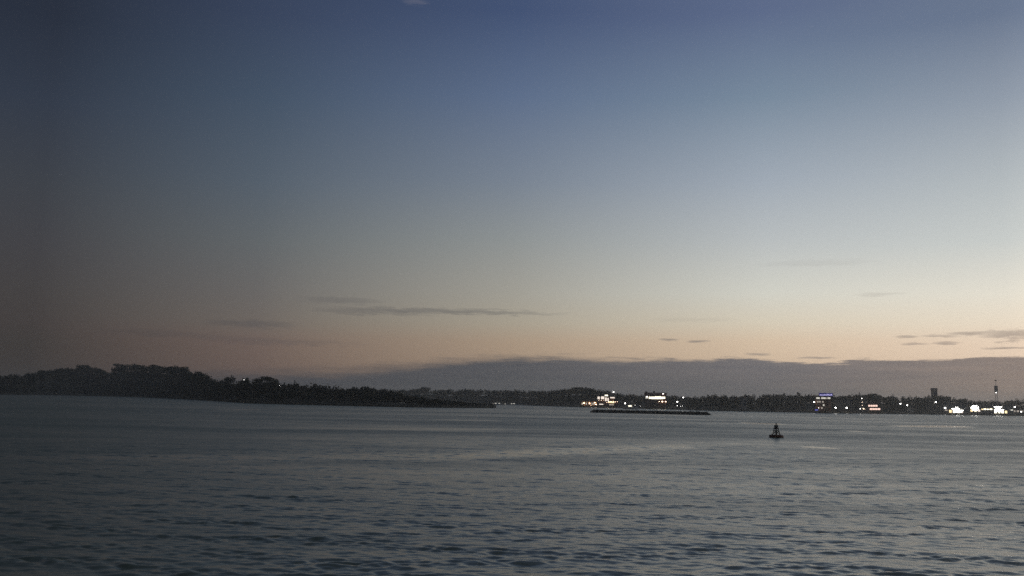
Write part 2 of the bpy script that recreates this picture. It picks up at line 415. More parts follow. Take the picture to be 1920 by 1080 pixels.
# ------------------------------------------------------------------ land
SHORE_HEAD = [(-900, 720), (-300, 733), (0, 740), (150, 741.5), (250, 744), (340, 748), (400, 752), (470, 756.5), (540, 758.5), (620, 760.5), (770, 764), (860, 765), (932, 765)]
TOP_HEAD = [(-900, 690), (-300, 700), (0, 704), (60, 697), (100, 691), (140, 688), (165, 686), (188, 692), (200, 699), (207, 697), (213, 686), (228, 682.5), (240, 685), (256, 682), (270, 685.5), (287, 683.5), (302, 687), (318, 684.5), (331, 687), (338, 686), (345, 690), (352, 697), (375, 699), (388, 704),
            (400, 713), (445, 714), (455, 711), (513, 711), (525, 718), (600, 721), (640, 727), (670, 726), (700, 727), (725, 731.5), (760, 740), (800, 747), (850, 753), (905, 758), (925, 761), (932, 763.5)]
SHORE_FAR = [(-1100, 717), (-300, 733), (300, 745), (800, 754.5), (976, 759.6), (1032, 761.6), (1090, 763.4), (1160, 765.2), (1250, 767.6), (1313, 769.8), (1395, 771.6), (1480, 773.2), (1560, 775), (1620, 775.7), (1720, 776.8), (1780, 778), (1850, 779), (1920, 780), (2300, 790), (2900, 806)]
TOP_FAR = [(-1100, 690), (-300, 714), (300, 730), (640, 730), (720, 729.5), (760, 730), (800, 727.5), (830, 730), (870, 729.5), (935, 730), (1000, 733), (1040, 732), (1070, 727), (1090, 726), (1120, 728), (1150, 736), (1165, 739), (1200, 740), (1250, 741), (1290, 744),
           (1330, 742), (1370, 741), (1390, 743), (1410, 741), (1430, 743), (1440, 740), (1485, 739), (1550, 740), (1570, 742), (1600, 741), (1630, 739), (1650, 740), (1662, 744), (1680, 744),
           (1730, 743), (1745, 740), (1785, 742), (1798, 747), (1815, 746), (1825, 749), (1850, 751), (1880, 752), (1900, 749), (1920, 746), (2000, 745), (2300, 752), (2900, 765)]
def interp(tab, x): return float(np.interp(x, [p for p, _ in tab], [q for _, q in tab]))
class Land:
    """land mass behind a shore line read from the photograph; heights follow the skyline less the trees on it"""
    def __init__(s, name, shore, top, ridge, back, tree, label, cat='land'):
        s.shore, s.top, s.ridge, s.back, s.tree = shore, top, ridge, back, tree
        xs = np.arange(shore[0][0], shore[-1][0] + 1, 6.0)
        vs = [-4, 0, 2, 6, 14, 30, 55, 85, 110, 130, 160, 220, 320, 450]
        V = []; n = len(vs)
        s.cache = {}
        for px in xs:
            for v in vs:
                p = s.point(px, v); V.append((p.x, p.y, p.z))
        Fq = []
        for i in range(len(xs) - 1):
            for j in range(n - 1):
                Fq.append((i * n + j, (i + 1) * n + j, (i + 1) * n + j + 1, i * n + j + 1))
        o = np_obj(name, V, Fq, 'earth', smooth=True); tag(o, label, cat, kind='structure'); s.obj = o
    def info(s, px):
        k = round(px, 1)
        if k not in s.cache:
            g = ground(px, interp(s.shore, px)); D = math.hypot(g.x, g.y)
            az = math.atan2(g.x, g.y)
            rd = s.ridge(px)
            zt = at_dist(px, interp(s.top, px), D + rd).z
            s.cache[k] = (D, az, rd, max(2.2, zt - s.tree(px)), zt)
        return s.cache[k]
    def h(s, px, v):
        D, az, rd, H, zt = s.info(px)
        if v <= 0: return -0.9 + max(-1, v / 4)
        if v < 6: return -0.9 + 2.4 * (v / 6) ** 0.7
        t = min(1, (v - 6) / max(1, rd - 6))
        base = 1.5 + (H - 1.5) * (t * t * (3 - 2 * t))
        bk = s.back(px)
        if v > rd + 30: base *= max(0.0, 1 - ((v - rd - 30) / bk)) if v - rd - 30 < bk else 0
        if v > rd + 30 and base < .3: base = -1.0
        return base + 0.35 * math.sin(px * .13 + v * .21) * min(1, v / 30)
    def point(s, px, v):
        D, az, rd, H, zt = s.info(px)
        jit = 1.6 * math.sin(px * 0.61) + 1.1 * math.sin(px * 0.23 + 1)
        r = D + v + jit * (1 if v < 10 else 0)
        return Vector((r * math.sin(az), r * math.cos(az), s.h(px, v)))
head = Land('headland', SHORE_HEAD, TOP_HEAD, lambda x: float(np.interp(x, [0, 700, 800, 880, 932], [130, 110, 70, 45, 14])), lambda x: float(np.interp(x, [0, 700, 932], [200, 120, 30])),
            lambda x: float(np.interp(x, [0, 400, 640, 860, 932], [14, 12, 10, 8, 2.0])), 'dark wooded headland running into the harbour from the left')
far = Land('far_shore', SHORE_FAR, TOP_FAR, lambda x: float(np.interp(x, [900, 1000, 1500, 1740, 1800, 2000], [130, 150, 130, 150, 280, 260])), lambda x: 250.0,
           lambda x: float(np.interp(x, [800, 1300, 1760, 2000], [13, 10, 10, 11])), 'low dark far shore across the harbour')

# ------------------------------------------------------------------ trees
def crown_cards(c, rx, rz, n, size, g, lobes=6):
    """leaf clumps: small randomly turned quads gathered in uneven lobes of one crown"""
    lc = g.normal(0, 0.42, (lobes, 3)); lc[:, 2] = np.clip(lc[:, 2], -.55, .6); lr = g.uniform(.42, .66, lobes)
    k = g.integers(0, lobes, n)
    d = g.normal(0, 1, (n, 3)); d /= np.linalg.norm(d, axis=1)[:, None]
    p = lc[k] + d * (lr[k] * g.random(n) ** 0.4)[:, None]
    p *= np.array([rx, rx, rz]); p += np.array(c)
    a = g.normal(0, 1, (n, 3)); a /= np.linalg.norm(a, axis=1)[:, None]
    b = np.cross(a, g.normal(0, 1, (n, 3))); b /= np.linalg.norm(b, axis=1)[:, None]
    sz = size * g.uniform(.55, 1.25, (n, 1)); a *= sz; b *= sz * .8
    return np.stack([p - a - b * .3, p - b, p + a + b * .25, p + b], 1).reshape(-1, 3)
def quads(n): return np.arange(4 * n).reshape(-1, 4)

keepout = []                                    # (px0, px1, vmax) cleared strips with buildings on the shore
def wood(name, land, px0, px1, n, label, group, vmin=9, seed=1, leaf='leaf', hmin=8, hmax=13, cards=90):
    g = np.random.default_rng(seed); out = []; trunks = MB()
    for i in range(n):
        px = g.uniform(px0, px1); D, az, rd, H, zt = land.info(px)
        onridge = i < n * 0.42; bush = i > n * 0.80
        v = rd + g.uniform(-22, 6) if onridge or bush else vmin + (rd - vmin) * g.random() ** 0.8
        if any(a <= px <= b and v < vm for a, b, vm in keepout): continue
        base = land.h(px, v); r = D + v
        h = g.uniform(hmin, hmax) * (.55 if bush else 1)
        lim = at_dist(px, interp(land.top, px), r).z + g.normal(-0.3, 0.55)
        h = min(h * 1.15, max(1.5, lim - base)) if onridge else min(h, max(0.8, lim - base))
        if h < 1.4: continue
        rx = h * g.uniform(.7, 1.0) if bush else h * g.uniform(.30, .48) if not onridge else h * g.uniform(.38, .55)
        x, y = r * math.sin(az), r * math.cos(az)
        out.append(crown_cards((x, y, base + h * .52), rx, h * .50, cards, max(.5, h * .085), g))
        if i % 3 == 0: trunks.tube((x, y, base - .5), (x, y, base + h * .6), h * .03, h * .015, 4, False)
    V = np.vstack(out)
    o = np_obj(name, V, quads(len(V) // 4), leaf); tag(o, label, 'trees', group, 'stuff')
    if trunks.v:
        t = trunks.build('trunks', 'bark', o); t['kind'] = 'stuff'
    return o

TREE_MESH = {}
def tree_protos():
    for k, (rx, rz, n, lobes) in {'round': (1.0, 1.0, 420, 8), 'wide': (1.0, 1.0, 420, 9), 'tall': (1.0, 1.0, 380, 7), 'loose': (1.0, 1.0, 240, 5)}.items():
        g = np.random.default_rng({'round': 3, 'wide': 8, 'tall': 14, 'loose': 31}[k])
        V = crown_cards((0, 0, 0), rx, rz, n, .16, g, lobes)
        V[:, 2] -= V[:, 2].max(); sc = np.abs(V[:, :2]).max(); V[:, :2] /= sc; V[:, 2] /= -V[:, 2].min()
        me = bpy.data.meshes.new('crown_' + k)
        me.from_pydata([tuple(v) for v in V], [], [tuple(q) for q in quads(n)]); me.materials.append(MT['leaf']); me.update()
        TREE_MESH[k] = me
    b = MB(); b.tube((0, 0, -.06), (0.01, 0, .5), .045, .025, 7); b.tube((0.01, 0, .5), (-.02, .01, .8), .025, .008, 6)
    for i in range(5):
        t = i * 2.4; z = .34 + .07 * i
        b.tube((0.008, 0, z), (.26 * math.cos(t), .26 * math.sin(t), z + .24), .016, .005, 5)
    me = bpy.data.meshes.new('trunk'); me.from_pydata(b.v, [], b.f); me.materials.append(MT['bark']); me.update(); TREE_MESH['trunk'] = me
tree_protos()
def tree(land, px, ytop, wpx, v, kind, label, group, hpx=None):
    D, az, rd, H, zt = land.info(px)
    v = rd + v
    r = D + v; s_ = r / FPX
    base = land.h(px, v); top = at_dist(px, ytop, r).z
    h = max(4.0, top - base)
    t = empty('tree', (r * math.sin(az), r * math.cos(az), base), random.uniform(0, 6.28))
    tag(t, label, 'tree', group)
    w = wpx * s_ / 2
    ch = min(h * .8, hpx * s_ if hpx else h * .8)
    c = bpy.data.objects.new('crown', TREE_MESH[kind]); C.objects.link(c); c.parent = t; c.location = (0, 0, h); c.scale = (w, w, ch)
    k = bpy.data.objects.new('trunk', TREE_MESH['trunk']); C.objects.link(k); k.parent = t; k.scale = (h * .8, h * .8, h)
    return t
GH, GF = 'trees along the headland skyline', 'trees along the far shore skyline'
for a in [(head, 104, 689, 26, -8, 'round', 'small round tree low on the skyline near the left end of the headland', GH),
          (head, 152, 683, 36, -6, 'wide', 'broad tree left of the notch in the headland skyline', GH),
          (head, 183, 688, 20, -10, 'round', 'small tree just left of the notch in the headland skyline', GH),
          (head, 224, 681, 30, -6, 'tall', 'tall tree standing just right of the notch in the headland skyline', GH),
          (head, 252, 681, 32, -4, 'round', 'second tall tree right of the notch, at the top of the headland', GH),
          (head, 284, 683, 34, -8, 'wide', 'broad tree in the middle of the high wooded headland', GH),
          (head, 318, 684, 34, -5, 'round', 'rounded tree right of the middle of the high wooded headland', GH),
          (head, 338, 686, 22, -12, 'tall', 'last tall tree where the high wood steps down to the right', GH),
          (head, 368, 695, 24, -6, 'wide', 'lower tree on the step below the high headland wood', GH),
          (head, 386, 702, 22, -8, 'round', 'small tree at the foot of the step below the high wood', GH),
          (head, 425, 702, 30, -8, 'round', 'lone rounded tree standing free right of the high headland wood', GH, 18),
          (head, 458, 706, 20, -6, 'loose', 'thin open tree beside the small white lamp on the headland', GH),
          (head, 497, 705, 50, -6, 'wide', 'wide flat topped tree right of the small headland lamp', GH, 14),
          (head, 555, 713, 22, -6, 'round', 'small bushy tree alone on the falling part of the headland', GH),
          (head, 655, 724, 18, -8, 'round', 'low rounded tree on the thin part of the headland', GH),
          (head, 685, 724, 34, -6, 'wide', 'low wide tree on the thin part of the headland', GH),
          (far, 796, 725, 34, -4, 'wide', 'flat topped tree on the far hill behind the headland tip', GF),
          (far, 1083, 725, 44, -10, 'wide', 'broad tree on the knoll behind the lit brick building', GF),
          (far, 1112, 727, 34, -10, 'round', 'rounded tree on the knoll just left of the rooftop lamp', GF),
          (far, 1400, 738, 22, -10, 'round', 'small rounded tree behind the pale waterfront house', GF),
          (far, 1500, 734, 10, -8, 'tall', 'narrow tree poking above the far skyline left of the blue sign', GF),
          (far, 1607, 735, 16, -10, 'round', 'dark round tree above the skyline right of the blue sign', GF),
          (far, 1636, 737, 32, -8, 'wide', 'wide tree on the skyline behind the white light mast', GF),
          (far, 1673, 739, 22, -10, 'round', 'small rounded tree behind the pink lit building', GF)]:
    tree(*a)

keepout += [(1080, 1295, 60), (1385, 1405, 45), (1515, 1600, 60), (1606, 1660, 50), (1680, 1720, 40), (1740, 1762, 70), (1758, 1990, 90)]
GW = 'woodland masses'
wood('woodland', head, -500, 420, 1500, 'dense dark wood covering the high part of the headland', GW, seed=2)
wood('woodland', head, 415, 925, 700, 'low dark wood covering the thin right part of the headland', GW, seed=3, hmin=6, hmax=10)
wood('woodland', far, 600, 1180, 800, 'dark wood on the far hill behind the headland tip', GW, seed=4)
wood('woodland', far, 1175, 1780, 1050, 'low dark wood along the far shore behind the waterfront', GW, seed=5, hmin=6, hmax=10)
wood('woodland', far, 1770, 2350, 500, 'hazy wood on the hills behind the floodlit terminal', GW, seed=6, hmin=7, hmax=11)

# ------------------------------------------------------------------ buildings on the far shore, laid out facing the harbour
class Site:
    """a thing on the shore: local x right, y away from the harbour, z up; photo pixels give x and z at its distance"""
    def __init__(s, name, land, px, v, label=None, cat=None, group=None, z0=None):
        D, az, rd, H, zt = land.info(px)
        s.px, s.r, s.az = px, D + v, az; s.s = s.r / FPX
        s.z0 = land.h(px, v) - .25 if z0 is None else z0
        s.root = empty(name, (s.r * math.sin(az), s.r * math.cos(az), s.z0), -az)
        if label: tag(s.root, label, cat, group)
    def X(s, px): return (px - s.px) * s.s
    def Z(s, px, py): return at_dist(px, py, s.r).z - s.z0
    def box(s, name, x0, x1, y0, y1, v0, v1, material, parent=None):
        xm = (x0 + x1) / 2
        zb = 0 if y1 is None else s.Z(xm, y1)
        return MB().box(s.X(x0), s.X(x1), v0, v1, zb, s.Z(xm, y0)).build(name, material, parent or s.root)
    def win(s, x0, x1, y0, y1, v, material, frame='slate', bars=1, name='window'):
        """lit window: frame with mullions standing proud of the wall at depth v, pane between"""
        xm = (x0 + x1) / 2; X0, X1, Z0, Z1 = s.X(x0), s.X(x1), s.Z(xm, y1), s.Z(xm, y0)
        w = MB().box(X0, X1, v - .06, v + .05, Z0, Z1).build(name, material, s.root)
        t = .12; f = MB()
        f.box(X0 - t, X0, v - .16, v + .04, Z0 - t, Z1 + t).box(X1, X1 + t, v - .16, v + .04, Z0 - t, Z1 + t)
        f.box(X0, X1, v - .15, v + .04, Z1, Z1 + t).box(X0, X1, v - .19, v + .04, Z0 - t, Z0)
        for i in range(bars):
            xb = X0 + (X1 - X0) * (i + 1) / (bars + 1); f.box(xb - .05, xb + .05, v - .13, v - .06, Z0, Z1)
        f.build('frame', frame, w)
        return w
    def gable(s, name, x0, x1, yeave, yridge, v0, v1, material, along='x', over=.5):
        xm = (x0 + x1) / 2; X0, X1, ze, zr = s.X(x0) - over, s.X(x1) + over, s.Z(xm, yeave), s.Z(xm, yridge)
        a, b = v0 - over, v1 + over; t = .25
        if along == 'x':
            m_ = (a + b) / 2
            V = [(X0, a, ze), (X1, a, ze), (X0, m_, zr), (X1, m_, zr), (X0, b, ze), (X1, b, ze)]
            Fc = [(0, 1, 3, 2), (2, 3, 5, 4), (0, 2, 4), (1, 5, 3), (0, 4, 5, 1)]
        else:
            m_ = (X0 + X1) / 2
            V = [(X0, a, ze), (X1, a, ze), (m_, a, zr), (X0, b, ze), (X1, b, ze), (m_, b, zr)]
            Fc = [(0, 1, 2), (3, 5, 4), (0, 2, 5, 3), (1, 4, 5, 2), (0, 3, 4, 1)]
        return mesh_obj(name, V, Fc, material, s.root)
    def lamp(s, name, x, y, v, material, r=.45, arm=True, parent=None):
        c = (s.X(x), v, s.Z(x, y)); l = MB().ball(c, r, 8, 5, .75).build(name, material, parent or s.root, True)
        if arm: MB().tube((c[0], c[1], c[2] + r * .6), (c[0], 0.1, c[2] + r * .9), .06, .06, 5).build('bracket', 'darksteel', l)
        return l

# --- lit brick building with balcony, left of the waterfront
b = Site('waterfront_building', far, 1138, 14, 'lit brick waterfront building with balcony and many bright windows', 'building')
b.box('wall', 1120, 1134, 742.5, None, 0, 13, 'brick')
b.box('wall', 1134, 1152, 743.5, None, 0.9, 14, 'brick')
b.box('wall', 1152, 1158, 752.5, None, 0.6, 12, 'brickdark')
b.gable('roof', 1119.5, 1134.5, 742.5, 736.5, 0, 13, 'slate')
b.gable('roof', 1134, 1152.5, 743.5, 737, .9, 14, 'slate')
mesh = b.box('flat_roof', 1151.5, 1158.7, 752, 752.8, 0.2, 12.5, 'slate')
b.win(1120.6, 1124.6, 743.6, 748.4, 0, 'winW', bars=1); b.win(1127.0, 1133.0, 743.4, 748.4, 0, 'winW', bars=2)
b.win(1134.6, 1137.4, 745.2, 752.0, .9, 'winW', bars=0); b.win(1138.8, 1141.2, 746.0, 752.2, .9, 'winW', bars=0)
b.win(1144, 1152, 744.4, 746.8, .9, 'winW', bars=3)
b.win(1124, 1131.2, 757.2, 758.8, 0, 'winW', bars=3)
b.win(1140.6, 1151.6, 752.6, 755.6, .9, 'winY', bars=4)
b.win(1142, 1150.5, 757.8, 759.8, .9, 'winD', bars=3)
dm = MB(); dm.box(b.X(1133.6), b.X(1140), -.9, .9, b.Z(1137, 743), b.Z(1137, 740)).build('dormer', 'slate', b.root)
b.win(1134, 1139.6, 740.3, 742.7, -.9, 'winB', bars=2)
bal = b.box('balcony', 1138.5, 1158.5, 756.4, 757.0, -2.2, .88, 'stucco')
rl = MB(); z0, z1 = b.Z(1148, 756.4), b.Z(1148, 754.9)
for i in range(14):
    x = b.X(1138.6 + i * 1.52); rl.tube((x, -2.15, z0), (x, -2.15, z1), .035, .035, 4, False)
rl.box(b.X(1138.5), b.X(1158.5), -2.2, -2.1, z1, z1 + .08); rl.build('railing', 'darksteel', bal)
for x in (1139.5, 1146, 1152, 1158): MB().tube((b.X(x), -2.0, -.2), (b.X(x), -2.0, b.Z(x, 757.0)), .12, .12, 6).build('post', 'timber', b.root)
for x, y in ((1141, 752.0), (1145.5, 752.0), (1150, 752.0), (1154, 752.4), (1157.5, 752.4)): b.lamp('wall_lamp', x, y + 1, -.9, 'lampWW', .30)
b.lamp('wall_lamp', 1123, 750.6, -1.3, 'lampWW', .24); b.lamp('wall_lamp', 1127.5, 750.6, -1.3, 'lampWW', .24); b.lamp('wall_lamp', 1132, 750.6, -1.3, 'lampWW', .24)
b.lamp('wall_lamp', 1138, 754.5, -.8, 'lampWW', .22)
fp = MB(); fp.tube((b.X(1150), 5, b.Z(1150, 741)), (b.X(1150), 5, b.Z(1150, 735.2)), .12, .08, 6); fpo = fp.build('roof_mast', 'darksteel', b.root)
MB().ball((b.X(1150), 4.8, b.Z(1150, 735)), .62, 8, 5).build('mast_lamp', 'lampW', fpo, True)
# --- low annex with three lamps
a = Site('low_annex', far, 1104, 14, 'low amber lit annex with wall lamps left of the brick building', 'building')
a.box('wall', 1088.5, 1119.2, 752.5, None, 0, 9, 'stucco')
a.gable('roof', 1088, 1119.3, 752.5, 750.2, 0, 9, 'slate', over=.35)
for x in (1092, 1099.5, 1110, 1113.5): a.win(x - 1.1, x + 1.1, 755, 759, 0, 'winD', bars=1)
a.box('door', 1101.6, 1103.6, 755.6, None, -.08, .02, 'timber')
for x, y, r in ((1095.2, 755.8, .62), (1105.2, 756.2, .62), (1115.2, 755.0, .5), (1117.2, 758.2, .5)): a.lamp('wall_lamp', x, y, -.95, 'lampWW', r)
a.lamp('wall_lamp', 1108, 760, -.9, 'lampWW', .22)
# --- hall with the long bright window band
h = Site('waterfront_hall', far, 1232, 16, 'waterfront hall with one long dazzling window band under a red roof', 'building')
h.box('wall', 1210, 1248.5, 741, None, 0, 16, 'brickdark')
h.gable('roof', 1209.3, 1249, 741, 736, 0, 16, 'redroof', over=.6)
for i in range(8): h.win(1217.0 + i * 3.75, 1220.3 + i * 3.75, 743.8 - (.5 if 2 < i < 6 else 0), 748.2 - (.6 if i in (0, 7) else 0), 0, 'winB', bars=1, frame='brickdark')
h.win(1211.2, 1215.0, 743.2, 747.2, 0, 'winG', bars=1)
h.lamp('wall_lamp', 1213.8, 743.8, -.8, 'lampS', .42)
h.box('chimney', 1210.5, 1214, 733.5, 739, 7, 9, 'brickdark'); h.box('roof_vent', 1225, 1228, 733, 738, 6.5, 8.5, 'slate')
h.lamp('roof_lamp', 1242.8, 738.5, 1.0, 'lampS', .55, arm=False)
for x, r in ((1236, .30), (1241.6, .62), (1247.6, .5)): h.lamp('wall_lamp', x, 753, -.9, 'lampWW', r)
h.box('door', 1237, 1240, 759, None, -.1, .05, 'timber'); h.box('door', 1219, 1224, 758, None, -.1, .05, 'timber')
for x in (1213, 1228, 1232, 1244.5): h.win(x - 1.3, x + 1.3, 756, 760, 0, 'dglass', bars=1)
# --- house showing pale behind the trees
p = Site('pale_house', far, 1395, 34, 'dim pale house among the trees between the hall and the blue sign', 'house')
p.box('wall', 1390, 1400.5, 748, None, 0, 9, 'pale'); p.gable('roof', 1389.4, 1401, 748, 743.5, 0, 9, 'slate')
for x in (1392, 1396, 1399): p.win(x - .8, x + .8, 750, 753, 0, 'dglass', bars=1); p.win(x - .8, x + .8, 756, 759.5, 0, 'dglass', bars=1)
p.box('door', 1393.3, 1394.8, 761, None, -.08, .04, 'timber')
# --- building with the blue sign
q = Site('tall_building', far, 1544, 22, 'tall brown building with blue rooftop sign and three pale top windows', 'building')
q.box('wall', 1531, 1557, 744, None, 0, 14, 'brick')
q.box('parapet', 1530.3, 1557.7, 743.2, 744.3, -.5, 14.4, 'slate')
sg = q.box('rooftop_sign', 1537.2, 1560.2, 736.8, 742.6, 1.0, 1.5, 'bluepanel')
for x in (1539, 1545, 1551, 1557): MB().tube((q.X(x), 1.8, q.Z(x, 744.2)), (q.X(x), 1.6, q.Z(x, 737.5)), .1, .1, 5).build('sign_post', 'darksteel', sg)
g_ = random.Random(5)
for i in range(9):                              # illegible glowing script: slanted strokes of uneven height
    x = 1538.3 + i * 2.35; zb, zt = q.Z(x, 741.8 - g_.random() * .4), q.Z(x, 738.4 + g_.random() * 1.3)
    st = MB(); st.tube((q.X(x), .93, zb), (q.X(x + 1.3), .93, zt), 0.2, .2, 5); st.tube((q.X(x + 1.3), .93, zt), (q.X(x + 1.9), .93, zb), .16, .16, 5)
    st.build('sign_letter', 'bluelet', sg)
for x0, x1, k in ((1532.6, 1538.4, 1), (1541, 1548.2, 2), (1551.6, 1556, 1)): q.win(x0, x1, 745, 748, 0, 'winG', bars=k)
q.win(1549, 1551, 745.6, 747.6, 0, 'winD', bars=0)
for x, y, m_ in ((1535, 753.4, 'winD'), (1538.5, 753.2, 'winD'), (1543.4, 753.4, 'winD'), (1551, 753.4, 'dglass'), (1535, 760, 'dglass'), (1544.6, 759.6, 'winG'), (1551, 759.6, 'dglass'), (1541.6, 765, 'winD'), (1551, 766, 'dglass')):
    q.win(x - 1.2, x + 1.2, y - 1.5, y + 1.5, 0, m_, bars=1)
q.box('door', 1546, 1549, 765.5, None, -.1, .05, 'timber')
q.lamp('wall_lamp', 1529, 754, -.6, 'lampW', .75, arm=False); MB().tube((q.X(1529), -.6, q.Z(1529, 754)), (q.X(1532), .2, q.Z(1532, 754)), .08, .08, 5).build('bracket', 'darksteel', q.root)
q.lamp('wall_lamp', 1536, 765, -.9, 'lampS', .42)
# --- kiosk with blue light at its foot
k = Site('kiosk', far, 1530, 9, 'small waterside kiosk glowing blue below the tall brown building', 'kiosk')
k.box('wall', 1525.5, 1535, 767, None, 0, 4, 'slate'); k.gable('roof', 1525, 1535.5, 767, 764.8, 0, 4, 'slate')
k.win(1528.5, 1533.5, 767.6, 769.6, 0, 'bluelit', bars=2); k.win(1526, 1528, 768, 770, 0, 'dglass', bars=0)
k.box('door', 1534, 1534.8, 768.4, None, -.08, .04, 'timber')
# --- dim shed behind the two quay lamps
d = Site('dim_shed', far, 1580, 30, 'dim grey shed behind the two bright quay lamps', 'shed')
d.box('wall', 1566, 1596, 754, None, 0, 14, 'concrete'); d.gable('roof', 1565.4, 1596.6, 754, 749.5, 0, 14, 'slate')
for x in (1571, 1590): d.box('door', x - 2, x + 2, 761, None, -.1, .05, 'timber')
for x in (1577, 1581, 1585): d.win(x - 1, x + 1, 758, 761, 0, 'dglass', bars=1)
# --- two storey building with pink lit bands
e = Site('pavilion', far, 1640, 16, 'low waterfront pavilion with two pink lit rows of windows', 'building')
e.box('ground_floor', 1630.5, 1650, 763.6, None, 0, 10, 'brickdark'); e.box('upper_floor', 1629, 1646.5, 757.6, 763.3, 0.8, 9, 'brickdark')
e.box('eaves', 1630, 1650.6, 763.3, 763.7, -.7, .78, 'slate'); e.gable('roof', 1628.6, 1647, 757.6, 754.6, .8, 9, 'redroof')
for i in range(4): e.win(1630.2 + i * 3.8, 1633.4 + i * 3.8, 759.2, 762.4, .8, 'winP', bars=1, frame='brickdark')
for i in range(4): e.win(1632.4 + i * 4.3, 1636.2 + i * 4.3, 765.4, 768.6, 0, 'winP', bars=1, frame='brickdark')
e.box('door', 1630.8, 1632.0, 766.6, None, -.08, .04, 'timber')
# --- pale container shed and brick tower
c = Site('pale_shed', far, 1707, 14, 'small pale flat roofed shed under the right of the two quay lamps', 'shed')
c.box('wall', 1702, 1712, 764.8, None, 0, 6, 'pale'); c.box('roof', 1701.4, 1712.6, 764.0, 764.8, -.5, 6.5, 'concrete')
c.box('door', 1704, 1706.5, 767.6, None, -.08, .04, 'steel'); c.win(1708, 1711, 766.4, 768.4, 0, 'dglass', bars=1)
t = Site('brick_tower', far, 1753, 175, 'square brick tower rising above the skyline left of the floodlit terminal', 'tower')
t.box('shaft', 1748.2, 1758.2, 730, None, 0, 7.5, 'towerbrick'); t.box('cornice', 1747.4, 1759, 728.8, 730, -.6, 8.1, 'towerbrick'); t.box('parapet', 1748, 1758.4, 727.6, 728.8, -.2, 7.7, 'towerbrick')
for y in (733, 740, 748, 756):
    for x in (1751, 1755.4): t.win(x - .9, x + .9, y, y + 3.2, 0, 'dglass', bars=0, frame='concrete')
t.box('door', 1752, 1754.6, 768, None, -.1, .05, 'timber')
# --- floodlit terminal on the right
T = Site('terminal_shed', far, 1802, 30, 'floodlit terminal shed with open glaring bays at the left of the terminal', 'shed')
T.box('wall', 1776, 1812, 759.5, None, 0, 18, 'pale'); T.gable('roof', 1775, 1813, 759.5, 756, 0, 18, 'slate')
for i, (m_, yt) in enumerate((('winY', 768.6), ('winB', 766), ('winB', 767), ('winW', 769.5))): T.win(1784.5 + i * 5.6, 1788.2 + i * 5.6, yt, 774.2, 0, m_, bars=1, frame='concrete', name='lit_bay')
T.win(1778, 1782, 768, 770.5, 0, 'winD', bars=1)
T2 = Site('terminal_shed', far, 1866, 30, 'long floodlit terminal shed with a glaring window strip near the right edge', 'shed')
T2.box('wall', 1840, 1893, 761.5, None, 0, 18, 'pale'); T2.gable('roof', 1839, 1894, 761.5, 758, 0, 18, 'slate')
for i in range(5): T2.win(1841 + i * 4.4, 1844.6 + i * 4.4, 766.0 + (i % 2) * .5, 768.6, 0, 'winB' if i != 1 else 'winY', bars=1, frame='concrete')
for i, yt in enumerate((769, 766.5, 767.5, 770)): T2.win(1865 + i * 5.0, 1868.4 + i * 5.0, yt, 774.8, 0, ('winB', 'winB', 'winB', 'winY')[i], bars=1, frame='concrete', name='lit_bay')
T2.win(1888.5, 1892, 767.5, 770, 0, 'winG', bars=1)
T3 = Site('office_block', far, 1905, 34, 'dim low office right of the long terminal shed', 'building')
T3.box('wall', 1895, 1926, 766, None, 0, 10, 'concrete'); T3.box('roof', 1894.4, 1926.6, 765.2, 766, -.4, 10.4, 'slate')
for x in (1898, 1903, 1908, 1913, 1918): T3.win(x - 1.6, x + 1.6, 769.5, 772.5, 0, 'winD', bars=1)
T3.box('door', 1922, 1924, 770.5, None, -.08, .04, 'timber')
T4 = Site('gatehouse', far, 1829, 24, 'white gatehouse between the two terminal sheds under a huge floodlight', 'building')
T4.box('wall', 1820, 1838, 764.5, None, 0, 7, 'pale'); T4.box('roof', 1819, 1839, 763.6, 764.5, -1.2, 7.4, 'concrete')
for i in range(3): T4.win(1822 + i * 5.4, 1825.4 + i * 5.4, 768, 772, 0, ('winY', 'winB', 'winW')[i], bars=1, frame='concrete')

